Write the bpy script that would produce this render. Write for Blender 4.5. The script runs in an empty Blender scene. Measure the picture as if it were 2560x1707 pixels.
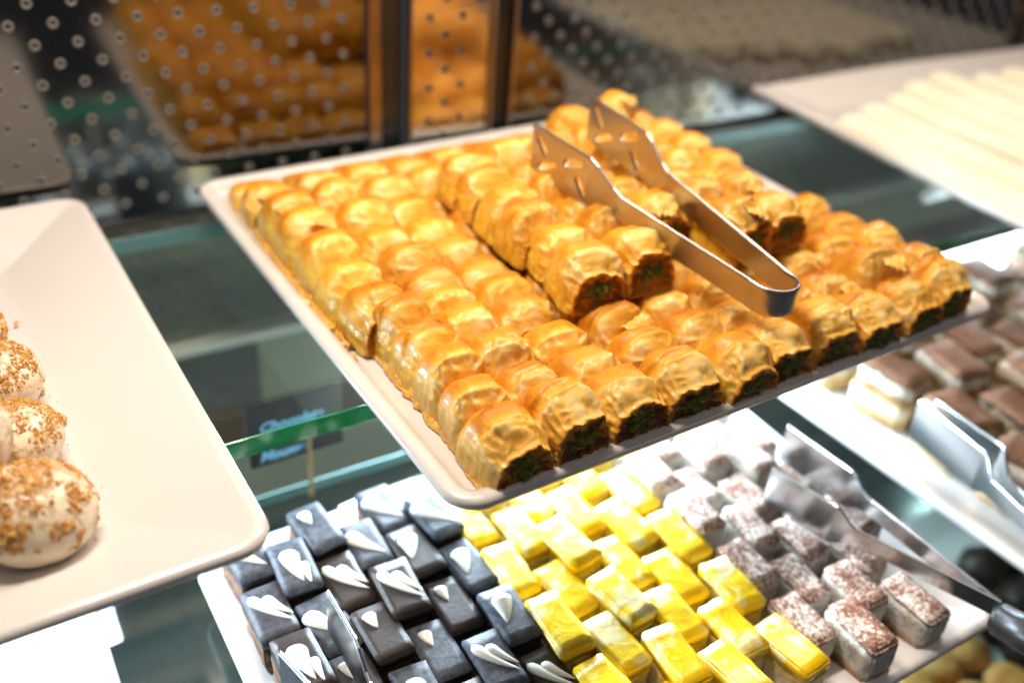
import bpy, bmesh, math, random
from mathutils import Vector, Matrix, noise
R = math.radians
random.seed(11)
scene = bpy.context.scene
C = scene.collection

# ------------------------------------------------------------------ camera
cam_d = bpy.data.cameras.new('camera')
cam = bpy.data.objects.new('camera', cam_d); C.objects.link(cam)
RIGHT = Vector((0.8421849, -0.53512114, 0.06610567))
DOWN = Vector((-0.24886423, -0.49454236, -0.83276314))
FWD = Vector((0.47832121, 0.68488921, -0.54966862))
m = Matrix.Identity(4)
for i in range(3):
    m[i][0] = RIGHT[i]; m[i][1] = -DOWN[i]; m[i][2] = -FWD[i]
m[0][3], m[1][3], m[2][3] = -0.15242739, -0.24543204, 0.27277378
cam.matrix_world = m
cam_d.sensor_width = 36; cam_d.lens = 34.485
cam_d.clip_start = 0.01; cam_d.clip_end = 60
cam_d.dof.use_dof = True
cam_d.dof.focus_distance = 0.432
cam_d.dof.aperture_fstop = 3.3
cam_d.dof.aperture_blades = 9
scene.camera = cam

# ------------------------------------------------------------------ world, lamps, exposure
w = bpy.data.worlds.new('World'); scene.world = w; w.use_nodes = True
bg = w.node_tree.nodes['Background']
bg.inputs['Color'].default_value = (0.75, 0.82, 1.0, 1); bg.inputs['Strength'].default_value = 0.06

def area(name, loc, size, sizey, power, col, rot=(0, 0, 0), spread=180):
    l = bpy.data.lights.new(name, 'AREA'); l.shape = 'RECTANGLE'
    l.size = size; l.size_y = sizey; l.energy = power; l.color = col; l.spread = R(spread)
    o = bpy.data.objects.new(name, l); C.objects.link(o)
    o.location = loc; o.rotation_euler = rot
    return o
WARM = (1.0, 0.845, 0.71); COOL = (0.70, 0.85, 1.0)
area('warm_case_lamp', (-0.04, 0.160, 0.47), 0.18, 0.04, 3.5, WARM, (R(-6), 0, 0))
area('warm_case_lamp', (0.64, 0.25, 0.47), 0.30, 0.08, 2.1, WARM, (R(-10), R(6), 0))
area('warm_case_lamp', (0.30, 0.26, 0.47), 0.22, 0.06, 1.7, WARM, (R(-12), 0, 0))
area('warm_front_fill', (0.1, -0.35, 1.15), 0.8, 0.6, 1.6, (1.0, 0.86, 0.68), (R(18), 0, 0))  # added fill from the front, no fixture behind it
COOL_FILLS = [(0.190, 0.235), (-0.250, 0.235), (0.74, 0.200)]  # added fill lamps, hidden from the camera under the upper plates
for (lx, ly), pw in zip(COOL_FILLS, (5.3, 3.6, 2.6)):
    area('cool_shelf_fill', (lx, ly - .0022, -0.0600), 0.28, 0.035, pw, COOL, (R(-60), 0, 0))
    area('cool_shelf_fill', (lx, ly - .115, -0.0470), 0.28, 0.11, pw * .07, COOL)

scene.view_settings.view_transform = 'Standard'
scene.view_settings.look = 'None'
scene.view_settings.exposure = 0.0
scene.view_settings.gamma = 1.0
scene.view_settings.use_curve_mapping = False
cy = scene.cycles
cy.max_bounces = 10; cy.diffuse_bounces = 4; cy.glossy_bounces = 5; cy.transparent_max_bounces = 16
cy.caustics_reflective = False; cy.caustics_refractive = False
cy.sample_clamp_indirect = 6.0
cy.use_denoising = True

# ------------------------------------------------------------------ material helpers
def mat(name, col=(.8, .8, .8), rough=.5, metal=0., spec=.5, coat=0., sss=0., sssr=(1, .4, .15), ssss=.004):
    mt = bpy.data.materials.new(name); mt.use_nodes = True
    b = mt.node_tree.nodes['Principled BSDF']
    b.inputs['Base Color'].default_value = (*col, 1)
    b.inputs['Roughness'].default_value = rough
    b.inputs['Metallic'].default_value = metal
    b.inputs['Specular IOR Level'].default_value = spec
    b.inputs['Coat Weight'].default_value = coat
    b.inputs['Coat Roughness'].default_value = .12
    if sss:
        b.inputs['Subsurface Weight'].default_value = sss
        b.inputs['Subsurface Radius'].default_value = sssr
        b.inputs['Subsurface Scale'].default_value = ssss
    return mt, mt.node_tree.nodes, mt.node_tree.links, b

def tex(n, l, scale, detail=4, rough=.55, dist=0., stretch=(1, 1, 1), kind='Object'):
    tc = n.new('ShaderNodeTexCoord'); mp = n.new('ShaderNodeMapping'); nz = n.new('ShaderNodeTexNoise')
    mp.inputs['Scale'].default_value = stretch
    l.new(tc.outputs[kind], mp.inputs['Vector'])
    nz.inputs['Scale'].default_value = scale; nz.inputs['Detail'].default_value = detail
    nz.inputs['Roughness'].default_value = rough; nz.inputs['Distortion'].default_value = dist
    l.new(mp.outputs['Vector'], nz.inputs['Vector'])
    return nz, mp

def ramp(n, l, src, stops):
    r = n.new('ShaderNodeValToRGB'); e = r.color_ramp.elements
    while len(e) < len(stops): e.new(.5)
    for k, (p, c) in enumerate(stops):
        e[k].position = p; e[k].color = (*c, 1) if len(c) == 3 else c
    l.new(src, r.inputs['Fac'])
    return r

def bump(n, l, b, src, strength, dist, prev=None):
    bp = n.new('ShaderNodeBump'); bp.inputs['Strength'].default_value = strength; bp.inputs['Distance'].default_value = dist
    l.new(src, bp.inputs['Height'])
    if prev: l.new(prev.outputs['Normal'], bp.inputs['Normal'])
    l.new(bp.outputs['Normal'], b.inputs['Normal'])
    return bp

def mix(n, l, a, b_, fac, mode='MIX'):
    x = n.new('ShaderNodeMix'); x.data_type = 'RGBA'; x.blend_type = mode
    for sock, v in ((x.inputs[6], a), (x.inputs[7], b_), (x.inputs[0], fac)):
        if hasattr(v, 'links') or hasattr(v, 'is_linked'): l.new(v, sock)
        elif isinstance(v, tuple): sock.default_value = (*v, 1)
        else: sock.default_value = v
    return x.outputs[2]

def coord_jitter(n, l, mp):           # every copy gets its own piece of the pattern
    oi = n.new('ShaderNodeObjectInfo'); mu = n.new('ShaderNodeMath'); mu.operation = 'MULTIPLY'
    mu.inputs[1].default_value = 7.3
    l.new(oi.outputs['Random'], mu.inputs[0])
    cb = n.new('ShaderNodeCombineXYZ')
    for k in range(3): l.new(mu.outputs[0], cb.inputs[k])
    l.new(cb.outputs[0], mp.inputs['Location'])
    return oi

# ------------------------------------------------------------------ materials
M = {}
# white melamine
mt, n, l, b = mat('white_melamine', (.665, .635, .61), .22, coat=.3, sss=0)
nz, _ = tex(n, l, 9, 3); bump(n, l, b, nz.outputs['Fac'], .03, .004)
M['plate'] = mt
mt, n, l, b = mat('cool_white_melamine', (.80, .80, .80), .28, coat=.2)
nz, _ = tex(n, l, 9, 3); bump(n, l, b, nz.outputs['Fac'], .03, .004)
M['plate_low'] = mt

# filo pastry: pale, golden and toasted zones carried by the mesh, fine leafing in the bump
mt, n, l, b = mat('filo_pastry', (.8, .42, .07), .27, coat=.16, spec=.36, sss=.10, sssr=(1, .45, .08), ssss=.003)
at = n.new('ShaderNodeAttribute'); at.attribute_name = 'toast'
nz, mp = tex(n, l, 130, 5, .6, .6); oi = coord_jitter(n, l, mp)
ad = n.new('ShaderNodeMath'); ad.operation = 'MULTIPLY_ADD'
ad.inputs[1].default_value = .72; l.new(nz.outputs['Fac'], ad.inputs[0])
sub = n.new('ShaderNodeMath'); sub.operation = 'SUBTRACT'; sub.inputs[1].default_value = .36
l.new(at.outputs['Fac'], sub.inputs[0]); l.new(sub.outputs[0], ad.inputs[2])
rp = ramp(n, l, ad.outputs[0], [(0., (.90, .66, .28)), (.28, (.88, .53, .115)), (.58, (.81, .385, .030)), (.88, (.62, .21, .009)), (1., (.20, .058, .005))])
hs = n.new('ShaderNodeHueSaturation')
mr = n.new('ShaderNodeMapRange'); mr.inputs[3].default_value = .78; mr.inputs[4].default_value = 1.06
l.new(oi.outputs['Random'], mr.inputs[0]); l.new(mr.outputs[0], hs.inputs['Value']); l.new(rp.outputs[0], hs.inputs['Color'])
l.new(hs.outputs[0], b.inputs['Base Color'])
wv, mp2 = tex(n, l, 120, 5, .6, 1.2, (1, .5, .8)); coord_jitter(n, l, mp2)
wv.noise_type = 'RIDGED_MULTIFRACTAL'; wv.normalize = True
bp = bump(n, l, b, wv.outputs['Fac'], .42, .0009)
fn, mp3 = tex(n, l, 420, 4, .65, .5, (1, .35, 1)); coord_jitter(n, l, mp3); bump(n, l, b, fn.outputs['Fac'], .30, .0006, bp)
rr = n.new('ShaderNodeMapRange'); rr.inputs[3].default_value = .26; rr.inputs[4].default_value = .62
l.new(nz.outputs['Fac'], rr.inputs[0]); l.new(rr.outputs[0], b.inputs['Roughness'])
M['filo'] = mt
# soaked cut side of the pastry
mt, n, l, b = mat('syrup_soaked_layers', (.75, .5, .12), .36, coat=.4, sss=.35, sssr=(1, .65, .12), ssss=.005)
nz, mp = tex(n, l, 260, 4, .6, .3, (1, 1, .35)); coord_jitter(n, l, mp)
rp = ramp(n, l, nz.outputs['Fac'], [(.3, (.52, .29, .012)), (.5, (.74, .46, .035)), (.7, (.82, .60, .11))])
l.new(rp.outputs[0], b.inputs['Base Color']); bump(n, l, b, nz.outputs['Fac'], .5, .0015)
M['side'] = mt
# pistachio
mt, n, l, b = mat('ground_pistachio', (.1, .13, .02), .55, coat=.2, spec=.4)
nz, mp = tex(n, l, 420, 5, .7); coord_jitter(n, l, mp)
rp = ramp(n, l, nz.outputs['Fac'], [(.25, (.020, .022, .003)), (.46, (.10, .115, .010)), (.60, (.27, .29, .025)), (.8, (.45, .38, .05))])
l.new(rp.outputs[0], b.inputs['Base Color']); bump(n, l, b, nz.outputs['Fac'], 1, .0025)
M['pist'] = mt
mt, n, l, b = mat('syrup', (.70, .36, .05), .12, coat=.6, sss=.35, sssr=(1, .5, .1), ssss=.004)
nz, mp = tex(n, l, 330, 4, .65)
rp = ramp(n, l, nz.outputs['Fac'], [(.35, (.62, .27, .02)), (.6, (.82, .52, .12))])
l.new(rp.outputs[0], b.inputs['Base Color']); bump(n, l, b, nz.outputs['Fac'], .8, .002)
M['syrup'] = mt
mt, n, l, b = mat('dark_amber_syrup', (.20, .055, .006), .15, coat=.5, sss=.2, sssr=(1, .35, .05), ssss=.003)
nz, mp = tex(n, l, 260, 4, .65); bump(n, l, b, nz.outputs['Fac'], .6, .002); M['amber'] = mt
# metal
mt, n, l, b = mat('brushed_steel', (.50, .46, .42), .30, 1.)
nz, _ = tex(n, l, 60, 3, .5, 0, (1, 18, 18)); bump(n, l, b, nz.outputs['Fac'], .06, .001)
M['steel'] = mt
mt, n, l, b = mat('cool_polished_steel', (.62, .65, .68), .2, 1.); M['steel_low'] = mt
mt, n, l, b = mat('worn_pillar_steel', (.64, .60, .54), .16, 1.)
nz, _ = tex(n, l, 30, 3, .5, 0, (1, 1, 9)); bump(n, l, b, nz.outputs['Fac'], .05, .004)
M['pillar'] = mt
mt, n, l, b = mat('dark_mirror_panel', (.18, .17, .16), .1, 1.)
nz, _ = tex(n, l, 14, 4, .6); rr = n.new('ShaderNodeMapRange'); rr.inputs[3].default_value = .07; rr.inputs[4].default_value = .13
l.new(nz.outputs['Fac'], rr.inputs[0]); l.new(rr.outputs[0], b.inputs['Roughness'])
M['mirror'] = mt
mt, n, l, b = mat('reflection_veil_panel', (.16, .165, .14), .35, .5); M['veil'] = mt  # grey base colour carries the reflected veil of the shelf glass
mt, n, l, b = mat('hole_rim', (.17, .165, .15), .42, .3); M['rim'] = mt
mt, n, l, b = mat('hole_dark', (.006, .006, .006), .6); M['hole'] = mt
mt, n, l, b = mat('black_frame', (.016, .019, .018), .25); M['black'] = mt
mt, n, l, b = mat('frame_edge', (.30, .25, .20), .3, 1.); M['edge_metal'] = mt
# glass: clear sheet with a faint green body and real mirror reflection at grazing angles
def glass(name, tint, base):
    mt = bpy.data.materials.new(name); mt.use_nodes = True
    n, l = mt.node_tree.nodes, mt.node_tree.links
    n.remove(n['Principled BSDF'])
    tr = n.new('ShaderNodeBsdfTransparent'); tr.inputs[0].default_value = (*tint, 1)
    gl = n.new('ShaderNodeBsdfGlossy'); gl.inputs['Roughness'].default_value = .03
    fr = n.new('ShaderNodeFresnel'); fr.inputs['IOR'].default_value = base
    mx = n.new('ShaderNodeMixShader')
    ge = n.new('ShaderNodeNewGeometry'); iv = n.new('ShaderNodeMath'); iv.operation = 'SUBTRACT'; iv.inputs[0].default_value = 1
    l.new(ge.outputs['Backfacing'], iv.inputs[1]); ml = n.new('ShaderNodeMath'); ml.operation = 'MULTIPLY'
    l.new(fr.outputs[0], ml.inputs[0]); l.new(iv.outputs[0], ml.inputs[1])
    l.new(ml.outputs[0], mx.inputs[0]); l.new(tr.outputs[0], mx.inputs[1]); l.new(gl.outputs[0], mx.inputs[2])
    l.new(mx.outputs[0], n['Material Output'].inputs['Surface'])
    return mt
M['glass'] = glass('shelf_glass', (.90, .94, .92), 1.5)
mt, n, l, b = mat('green_glass_edge', (.012, .16, .085), .08, coat=.5, sss=.4, sssr=(.2, 1, .6), ssss=.004)
nz, _ = tex(n, l, 6, 3, .5, 0, (1, 1, 14))
rp = ramp(n, l, nz.outputs['Fac'], [(.3, (.010, .11, .062)), (.7, (.035, .24, .14))]); l.new(rp.outputs[0], b.inputs['Base Color'])
M['gedge'] = mt
mt, n, l, b = mat('pale_glass_edge', (.22, .36, .36), .15, coat=.5); M['gedge_pale'] = mt
mt, n, l, b = mat('satin_sill', (.72, .70, .62), .35, .3); M['sill'] = mt
mt, n, l, b = mat('satin_olive', (.26, .26, .19), .4); M['olive'] = mt
mt, n, l, b = mat('grey_reflection', (.055, .055, .052), .38)
nz, _ = tex(n, l, 40, 4, .6, 0, (1, 1, 16)); rp = ramp(n, l, nz.outputs['Fac'], [(.3, (.075, .073, .066)), (.7, (.14, .132, .12))]); l.new(rp.outputs[0], b.inputs['Base Color'])
M['greyrefl'] = mt
mt, n, l, b = mat('walnut_laminate', (.10, .06, .038), .4)
nz, _ = tex(n, l, 30, 5, .65, .4, (1, 1, 22)); rp = ramp(n, l, nz.outputs['Fac'], [(.3, (.055, .030, .018)), (.7, (.15, .095, .062))]); l.new(rp.outputs[0], b.inputs['Base Color'])
M['walnut'] = mt
mt, n, l, b = mat('deck_steel', (.30, .36, .34), .22, .75)
nz, _ = tex(n, l, 7, 3, .5, 0, (.4, 6, 1)); rp = ramp(n, l, nz.outputs['Fac'], [(.3, (.07, .09, .085)), (.5, (.13, .16, .15)), (.68, (.24, .22, .18))]); l.new(rp.outputs[0], b.inputs['Base Color'])  # coloured bands paint the reflections of the lower glass onto the deck
M['deck'] = mt
# cakes
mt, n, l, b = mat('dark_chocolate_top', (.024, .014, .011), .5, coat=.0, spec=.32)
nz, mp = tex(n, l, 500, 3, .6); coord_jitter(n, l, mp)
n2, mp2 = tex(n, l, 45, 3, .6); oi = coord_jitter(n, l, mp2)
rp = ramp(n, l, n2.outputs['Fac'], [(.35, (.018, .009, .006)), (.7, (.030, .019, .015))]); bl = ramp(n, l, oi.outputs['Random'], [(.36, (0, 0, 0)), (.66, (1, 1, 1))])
n4, mp4 = tex(n, l, 260, 5, .7); coord_jitter(n, l, mp4); b4 = ramp(n, l, n4.outputs['Fac'], [(.36, (.030, .034, .042)), (.66, (.10, .115, .145))])  # blue-grey mix paints the cool light's sheen into some chocolate tops
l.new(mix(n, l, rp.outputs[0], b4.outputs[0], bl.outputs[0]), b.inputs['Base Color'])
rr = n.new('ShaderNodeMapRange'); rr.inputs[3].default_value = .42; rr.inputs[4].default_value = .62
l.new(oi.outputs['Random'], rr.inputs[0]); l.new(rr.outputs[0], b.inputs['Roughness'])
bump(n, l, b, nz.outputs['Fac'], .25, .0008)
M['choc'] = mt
def layered(name, stops, zs, bumpd=.002):
    mt, n, l, b = mat(name, (.5, .4, .3), .7)
    tc = n.new('ShaderNodeTexCoord'); sp = n.new('ShaderNodeSeparateXYZ'); l.new(tc.outputs['Object'], sp.inputs[0])
    nz, mp = tex(n, l, 130, 4, .6); coord_jitter(n, l, mp)
    ma = n.new('ShaderNodeMath'); ma.operation = 'MULTIPLY_ADD'; ma.inputs[1].default_value = .006
    l.new(nz.outputs['Fac'], ma.inputs[0]); l.new(sp.outputs['Z'], ma.inputs[2])
    dv = n.new('ShaderNodeMath'); dv.operation = 'DIVIDE'; dv.inputs[1].default_value = zs; l.new(ma.outputs[0], dv.inputs[0])
    rp = ramp(n, l, dv.outputs[0], stops); rp.color_ramp.interpolation = 'LINEAR'
    n3, mp3 = tex(n, l, 320, 4, .7); coord_jitter(n, l, mp3)
    c2 = ramp(n, l, n3.outputs['Fac'], [(.3, (.6, .56, .5)), (.6, (1, 1, 1))])
    l.new(mix(n, l, rp.outputs[0], c2.outputs[0], 1., 'MULTIPLY'), b.inputs['Base Color'])
    bump(n, l, b, n3.outputs['Fac'], .9, bumpd)
    return mt
M['brownie'] = layered('brownie_sponge', [(0, (.035, .012, .006)), (.25, (.07, .027, .011)), (.42, (.24, .13, .07)), (.55, (.07, .027, .012)), (.75, (.22, .12, .06)), (.9, (.03, .011, .006))], .026)
M['lemonside'] = layered('lemon_cake_side', [(0, (.60, .38, .09)), (.3, (.80, .64, .26)), (.45, (.86, .80, .60)), (.6, (.87, .80, .58)), (.85, (.88, .68, .16)), (1, (.9, .6, .02))], .026)
M['tiraside'] = layered('cream_cake_side', [(0, (.24, .11, .045)), (.34, (.42, .24, .11)), (.44, (.64, .50, .36)), (.5, (.80, .78, .72)), (1, (.82, .80, .74))], .026)
M['bigtira'] = layered('tiramisu_side', [(0, (.45, .27, .10)), (.28, (.66, .46, .20)), (.36, (.82, .76, .58)), (.5, (.80, .73, .52)), (.58, (.48, .29, .11)), (.72, (.30, .16, .06)), (.8, (.82, .77, .62)), (1, (.82, .78, .66))], .046)
mt, n, l, b = mat('cocoa_dust', (.20, .09, .06), .85)
nz, mp = tex(n, l, 240, 4, .7); coord_jitter(n, l, mp)
rp = ramp(n, l, nz.outputs['Fac'], [(.3, (.13, .058, .028)), (.65, (.23, .118, .062))]); l.new(rp.outputs[0], b.inputs['Base Color']); bump(n, l, b, nz.outputs['Fac'], .5, .001)
M['cocoa'] = mt
mt, n, l, b = mat('white_icing', (.84, .82, .74), .35, coat=.1, sss=.1); M['icing'] = mt
mt, n, l, b = mat('lemon_jelly', (.86, .66, .01), .28, coat=.25, sss=.15, sssr=(1, .8, .1))
nz, mp = tex(n, l, 95, 4, .6, .8); coord_jitter(n, l, mp)
n2, mp2 = tex(n, l, 40, 2, .5); coord_jitter(n, l, mp2)
ml = n.new('ShaderNodeMath'); ml.operation = 'MULTIPLY'; l.new(nz.outputs['Fac'], ml.inputs[0]); l.new(n2.outputs['Fac'], ml.inputs[1])
rp = ramp(n, l, ml.outputs[0], [(.20, (.93, .60, .004)), (.27, (.94, .66, .02)), (.34, (.95, .84, .45))]); l.new(rp.outputs[0], b.inputs['Base Color'])
bump(n, l, b, nz.outputs['Fac'], .35, .002)
M['lemon'] = mt
mt, n, l, b = mat('cocoa_speckled_cream', (.8, .77, .7), .7)
nz, mp = tex(n, l, 520, 3, .6); coord_jitter(n, l, mp)
n2, mp2 = tex(n, l, 70, 2, .5); oi = coord_jitter(n, l, mp2)
ad = n.new('ShaderNodeMath'); ad.operation = 'ADD'; l.new(nz.outputs['Fac'], ad.inputs[0])
m3 = n.new('ShaderNodeMath'); m3.operation = 'MULTIPLY'; m3.inputs[1].default_value = .5; l.new(n2.outputs['Fac'], m3.inputs[0]); l.new(m3.outputs[0], ad.inputs[1])
rp = ramp(n, l, ad.outputs[0], [(.66, (.24, .105, .07)), (.75, (.50, .34, .27)), (.86, (.82, .78, .72))]); l.new(rp.outputs[0], b.inputs['Base Color']); bump(n, l, b, nz.outputs['Fac'], .5, .001)
M['speckle'] = mt
mt, n, l, b = mat('cream_finger', (.83, .74, .52), .5, sss=.15)
nz, mp = tex(n, l, 40, 3, .5, 0, (1, .3, 1)); rp = ramp(n, l, nz.outputs['Fac'], [(.35, (.82, .75, .56)), (.65, (.86, .82, .69))]); l.new(rp.outputs[0], b.inputs['Base Color'])
M['finger'] = mt
# white-glazed balls dusted with biscuit crumbs
mt, n, l, b = mat('crumbed_glaze', (.8, .66, .48), .35, coat=.1, sss=.2, sssr=(1, .6, .3))
tc = n.new('ShaderNodeTexCoord'); sp = n.new('ShaderNodeSeparateXYZ'); l.new(tc.outputs['Object'], sp.inputs[0])
nz, mp = tex(n, l, 120, 6, .68, .2); coord_jitter(n, l, mp)
n2, mp2 = tex(n, l, 420, 4, .7)
ma = n.new('ShaderNodeMath'); ma.operation = 'MULTIPLY_ADD'; ma.inputs[1].default_value = 8.; l.new(sp.outputs['Z'], ma.inputs[0]); l.new(nz.outputs['Fac'], ma.inputs[2])
fac = ramp(n, l, ma.outputs[0], [(.58, (0, 0, 0)), (.72, (.75, .75, .75))])
cr = ramp(n, l, n2.outputs['Fac'], [(.3, (.55, .24, .03)), (.5, (.78, .42, .08)), (.7, (.88, .60, .22))])
l.new(mix(n, l, (.80, .68, .50), cr.outputs[0], fac.outputs[0]), b.inputs['Base Color'])
m4 = n.new('ShaderNodeMath'); m4.operation = 'MULTIPLY'; l.new(fac.outputs[0], m4.inputs[0]); l.new(n2.outputs['Fac'], m4.inputs[1])
bump(n, l, b, m4.outputs[0], 1., .0025)
rr = n.new('ShaderNodeMapRange'); rr.inputs[3].default_value = .32; rr.inputs[4].default_value = .85; l.new(fac.outputs[0], rr.inputs[0]); l.new(rr.outputs[0], b.inputs['Roughness'])
M['ball'] = mt
mt, n, l, b = mat('biscuit_crumb', (.62, .30, .06), .8)
nz, _ = tex(n, l, 500, 3); n2, _2 = tex(n, l, 220, 2); rp = ramp(n, l, n2.outputs['Fac'], [(.35, (.48, .20, .03)), (.65, (.80, .46, .12))]); l.new(rp.outputs[0], b.inputs['Base Color']); bump(n, l, b, nz.outputs['Fac'], 1, .001); M['crumb'] = mt
mt, n, l, b = mat('truffle', (.030, .014, .010), .5)
nz, _ = tex(n, l, 120, 4); bump(n, l, b, nz.outputs['Fac'], .7, .002); M['truffle'] = mt
mt, n, l, b = mat('golden_cookie', (.60, .33, .10), .6)
nz, mp = tex(n, l, 70, 4); coord_jitter(n, l, mp); rp = ramp(n, l, nz.outputs['Fac'], [(.3, (.66, .27, .04)), (.7, (.86, .50, .16))]); l.new(rp.outputs[0], b.inputs['Base Color']); bump(n, l, b, nz.outputs['Fac'], .6, .003); M['cookie'] = mt
mt, n, l, b = mat('black_card', (.010, .010, .011), .5); M['card'] = mt
mt, n, l, b = mat('blue_chalk_ink', (.20, .46, .68), .6); M['ink'] = mt
mt, n, l, b = mat('gold_clip', (.20, .155, .07), .5, .0); M['gold'] = mt
mt, n, l, b = mat('dark_handle', (.02, .018, .017), .35); M['handle'] = mt
def emit(name, col, s):
    mt = bpy.data.materials.new(name); mt.use_nodes = True
    b = mt.node_tree.nodes['Principled BSDF']; b.inputs['Emission Color'].default_value = (*col, 1); b.inputs['Emission Strength'].default_value = s
    return mt

# ------------------------------------------------------------------ object helpers
def tag(o, label=None, cat=None, group=None, kind=None):
    if label: o['label'] = label
    if cat: o['category'] = cat
    if group: o['group'] = group
    if kind: o['kind'] = kind
    return o
def mesh(name, verts, faces, mats, idx=None, smooth=True):
    me = bpy.data.meshes.new(name); me.from_pydata(verts, [], faces)
    for mm in (mats if isinstance(mats, (list, tuple)) else [mats]): me.materials.append(mm)
    if idx: me.polygons.foreach_set('material_index', idx)
    me.polygons.foreach_set('use_smooth', [smooth] * len(me.polygons))
    bm = bmesh.new(); bm.from_mesh(me); bmesh.ops.recalc_face_normals(bm, faces=bm.faces); bm.to_mesh(me); bm.free()
    return me
def obj(name, me, parent=None, loc=(0, 0, 0), rot=(0, 0, 0), sc=(1, 1, 1)):
    o = bpy.data.objects.new(name, me); C.objects.link(o)
    o.location = loc; o.rotation_euler = rot; o.scale = sc
    if parent: o.parent = parent
    return o
def empty(name, loc=(0, 0, 0), rot=(0, 0, 0)):
    o = bpy.data.objects.new(name, None); C.objects.link(o); o.empty_display_size = .01
    o.location = loc; o.rotation_euler = rot
    return o
def kids(o): return [c for c in bpy.data.objects if c.parent is o]
def copy_tree(o):
    r = o.copy(); C.objects.link(r)
    for ch in kids(o):
        c = ch.copy(); C.objects.link(c); c.parent = r
        for g in kids(ch):
            d = g.copy(); C.objects.link(d); d.parent = c
    return r
def bm_mesh(name, bm, mats, smooth=True):
    me = bpy.data.meshes.new(name); bmesh.ops.recalc_face_normals(bm, faces=bm.faces); bm.to_mesh(me); bm.free()
    for mm in (mats if isinstance(mats, (list, tuple)) else [mats]): me.materials.append(mm)
    me.polygons.foreach_set('use_smooth', [smooth] * len(me.polygons))
    return me
def box(name, x0, x1, y0, y1, z0, z1, mt, parent=None, bev=.0008):
    bm = bmesh.new(); bmesh.ops.create_cube(bm, size=1)
    for v in bm.verts: v.co = Vector(((x0 + x1) / 2 + v.co.x * (x1 - x0), (y0 + y1) / 2 + v.co.y * (y1 - y0), (z0 + z1) / 2 + v.co.z * (z1 - z0)))
    if bev: bmesh.ops.bevel(bm, geom=bm.edges[:], offset=bev, segments=2, affect='EDGES', profile=.5)
    return obj(name, bm_mesh(name, bm, mt, smooth=False), parent)
def nz3(p, s, seed=0.): return noise.noise(Vector((p[0] / s + seed, p[1] / s - seed * 1.7, p[2] / s + seed * .6)))
def sstep(a, b_, x):
    t = min(1, max(0, (x - a) / (b_ - a))); return t * t * (3 - 2 * t)

# ------------------------------------------------------------------ display case (turned 2 degrees to the plates)
CR = R(-2.0)
def casexf(o): o.location = (0, .36, 0); o.rotation_euler = (0, 0, CR); return o
# inside this frame: x along the case, y = 0 at the back panels (negative to the customer), z as the world
def ring_dots(bm, x, z, y, ro, ri, mi):
    seg = 18; rings = [(ro, 0.0003), (ro * .86, -.0007), (ri * 1.25, -.0007), (ri, -.0004)]
    vs = []
    for rr_, dy in rings:
        vs.append([bm.verts.new((x + rr_ * math.cos(a * 2 * math.pi / seg), y + dy, z + rr_ * math.sin(a * 2 * math.pi / seg))) for a in range(seg)])
    for k in range(len(rings) - 1):
        for a in range(seg):
            f = bm.faces.new((vs[k][a], vs[k][(a + 1) % seg], vs[k + 1][(a + 1) % seg], vs[k + 1][a])); f.material_index = mi; f.smooth = True
    f = bm.faces.new(vs[-1]); f.material_index = mi + 1
def panel(name, x0, x1, z0, z1, y, mt, holes, ro=.0034, ri=.0014, thick=.004):
    bm = bmesh.new()
    bmesh.ops.create_cube(bm, size=1)
    for v in bm.verts: v.co = Vector(((x0 + x1) / 2 + v.co.x * (x1 - x0), y + thick / 2 + v.co.y * thick, (z0 + z1) / 2 + v.co.z * (z1 - z0)))
    for x, z in holes: ring_dots(bm, x, z, y, ro, ri, 1)
    me = bm_mesh(name, bm, [mt, M['rim'], M['hole']], smooth=False)
    return me
P = .0232
def grid(x0, x1, z0, z1, ox, oz):
    out = []
    for i in range(-60, 60):
        for j in range(-30, 30):
            for q in (0, .5):
                x = ox + P * (i + q); z = oz + P * (j + q)
                if x0 + .008 < x < x1 - .008 and z0 + .008 < z < z1 - .008: out.append((x, z))
    return out
def back_door(x0, x1, ox, oz, hx1, label):
    r = casexf(empty('sliding_back_door')); tag(r, label, 'door', 'perforated back doors of the case')
    hs = grid(x0, hx1, -.126, .2, ox, oz)
    obj('perforated_panel', panel('perforated_panel', x0, x1, -.0300, .34, 0, M['mirror'], [h for h in hs if h[1] > -.026]), r)
    obj('veil_panel', panel('veil_panel', x0, x1, -.126, -.0304, 0, M['veil'], [h for h in hs if h[1] < -.034]), r)  # lower door part, greyed to paint in the glass's reflection veil
    return r
d1 = back_door(-.62, .128, -.0844, .1005, .124, 'dark mirror-like perforated door panel behind the left plate')
box('door_stile', .130, .139, -.003, .006, -.126, .34, M['edge_metal'], d1)
d2 = back_door(.247, .86, .3089, .0624, .86, 'dark mirror-like perforated door panel behind the pale finger pastries')
box('door_stile', .2425, .246, -.004, .006, -.126, .34, M['edge_metal'], d2)
p = casexf(empty('steel_pillar')); tag(p, 'shiny steel upright with two rows of small holes, reflecting the golden pastry', 'pillar')
PHX = [(.1745 + .0248 * (k % 2 == 0) * j + (.0124 if k % 2 else 0), .0855 - .0122 * k) for k in range(-14, 16) for j in ((0, 1) if k % 2 == 0 else (0,))]
obj('steel_face', panel('steel_face', .1605, .2225, -.126, .34, -.0045, M['pillar'], PHX, .0031, .0022, .003), p)
box('edge_strip', .1575, .1603, -.009, -.001, -.126, .34, M['edge_metal'], p)
box('edge_strip', .2227, .2250, -.009, -.001, -.126, .34, M['edge_metal'], p)
box('rubber_seal', .1405, .1572, .002, .010, -.126, .34, M['black'], p)
box('rubber_seal', .2254, .2420, .002, .010, -.126, .34, M['black'], p)
e = casexf(empty('end_post')); tag(e, 'dark brushed upright at the far right of the back doors', 'post')
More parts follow.
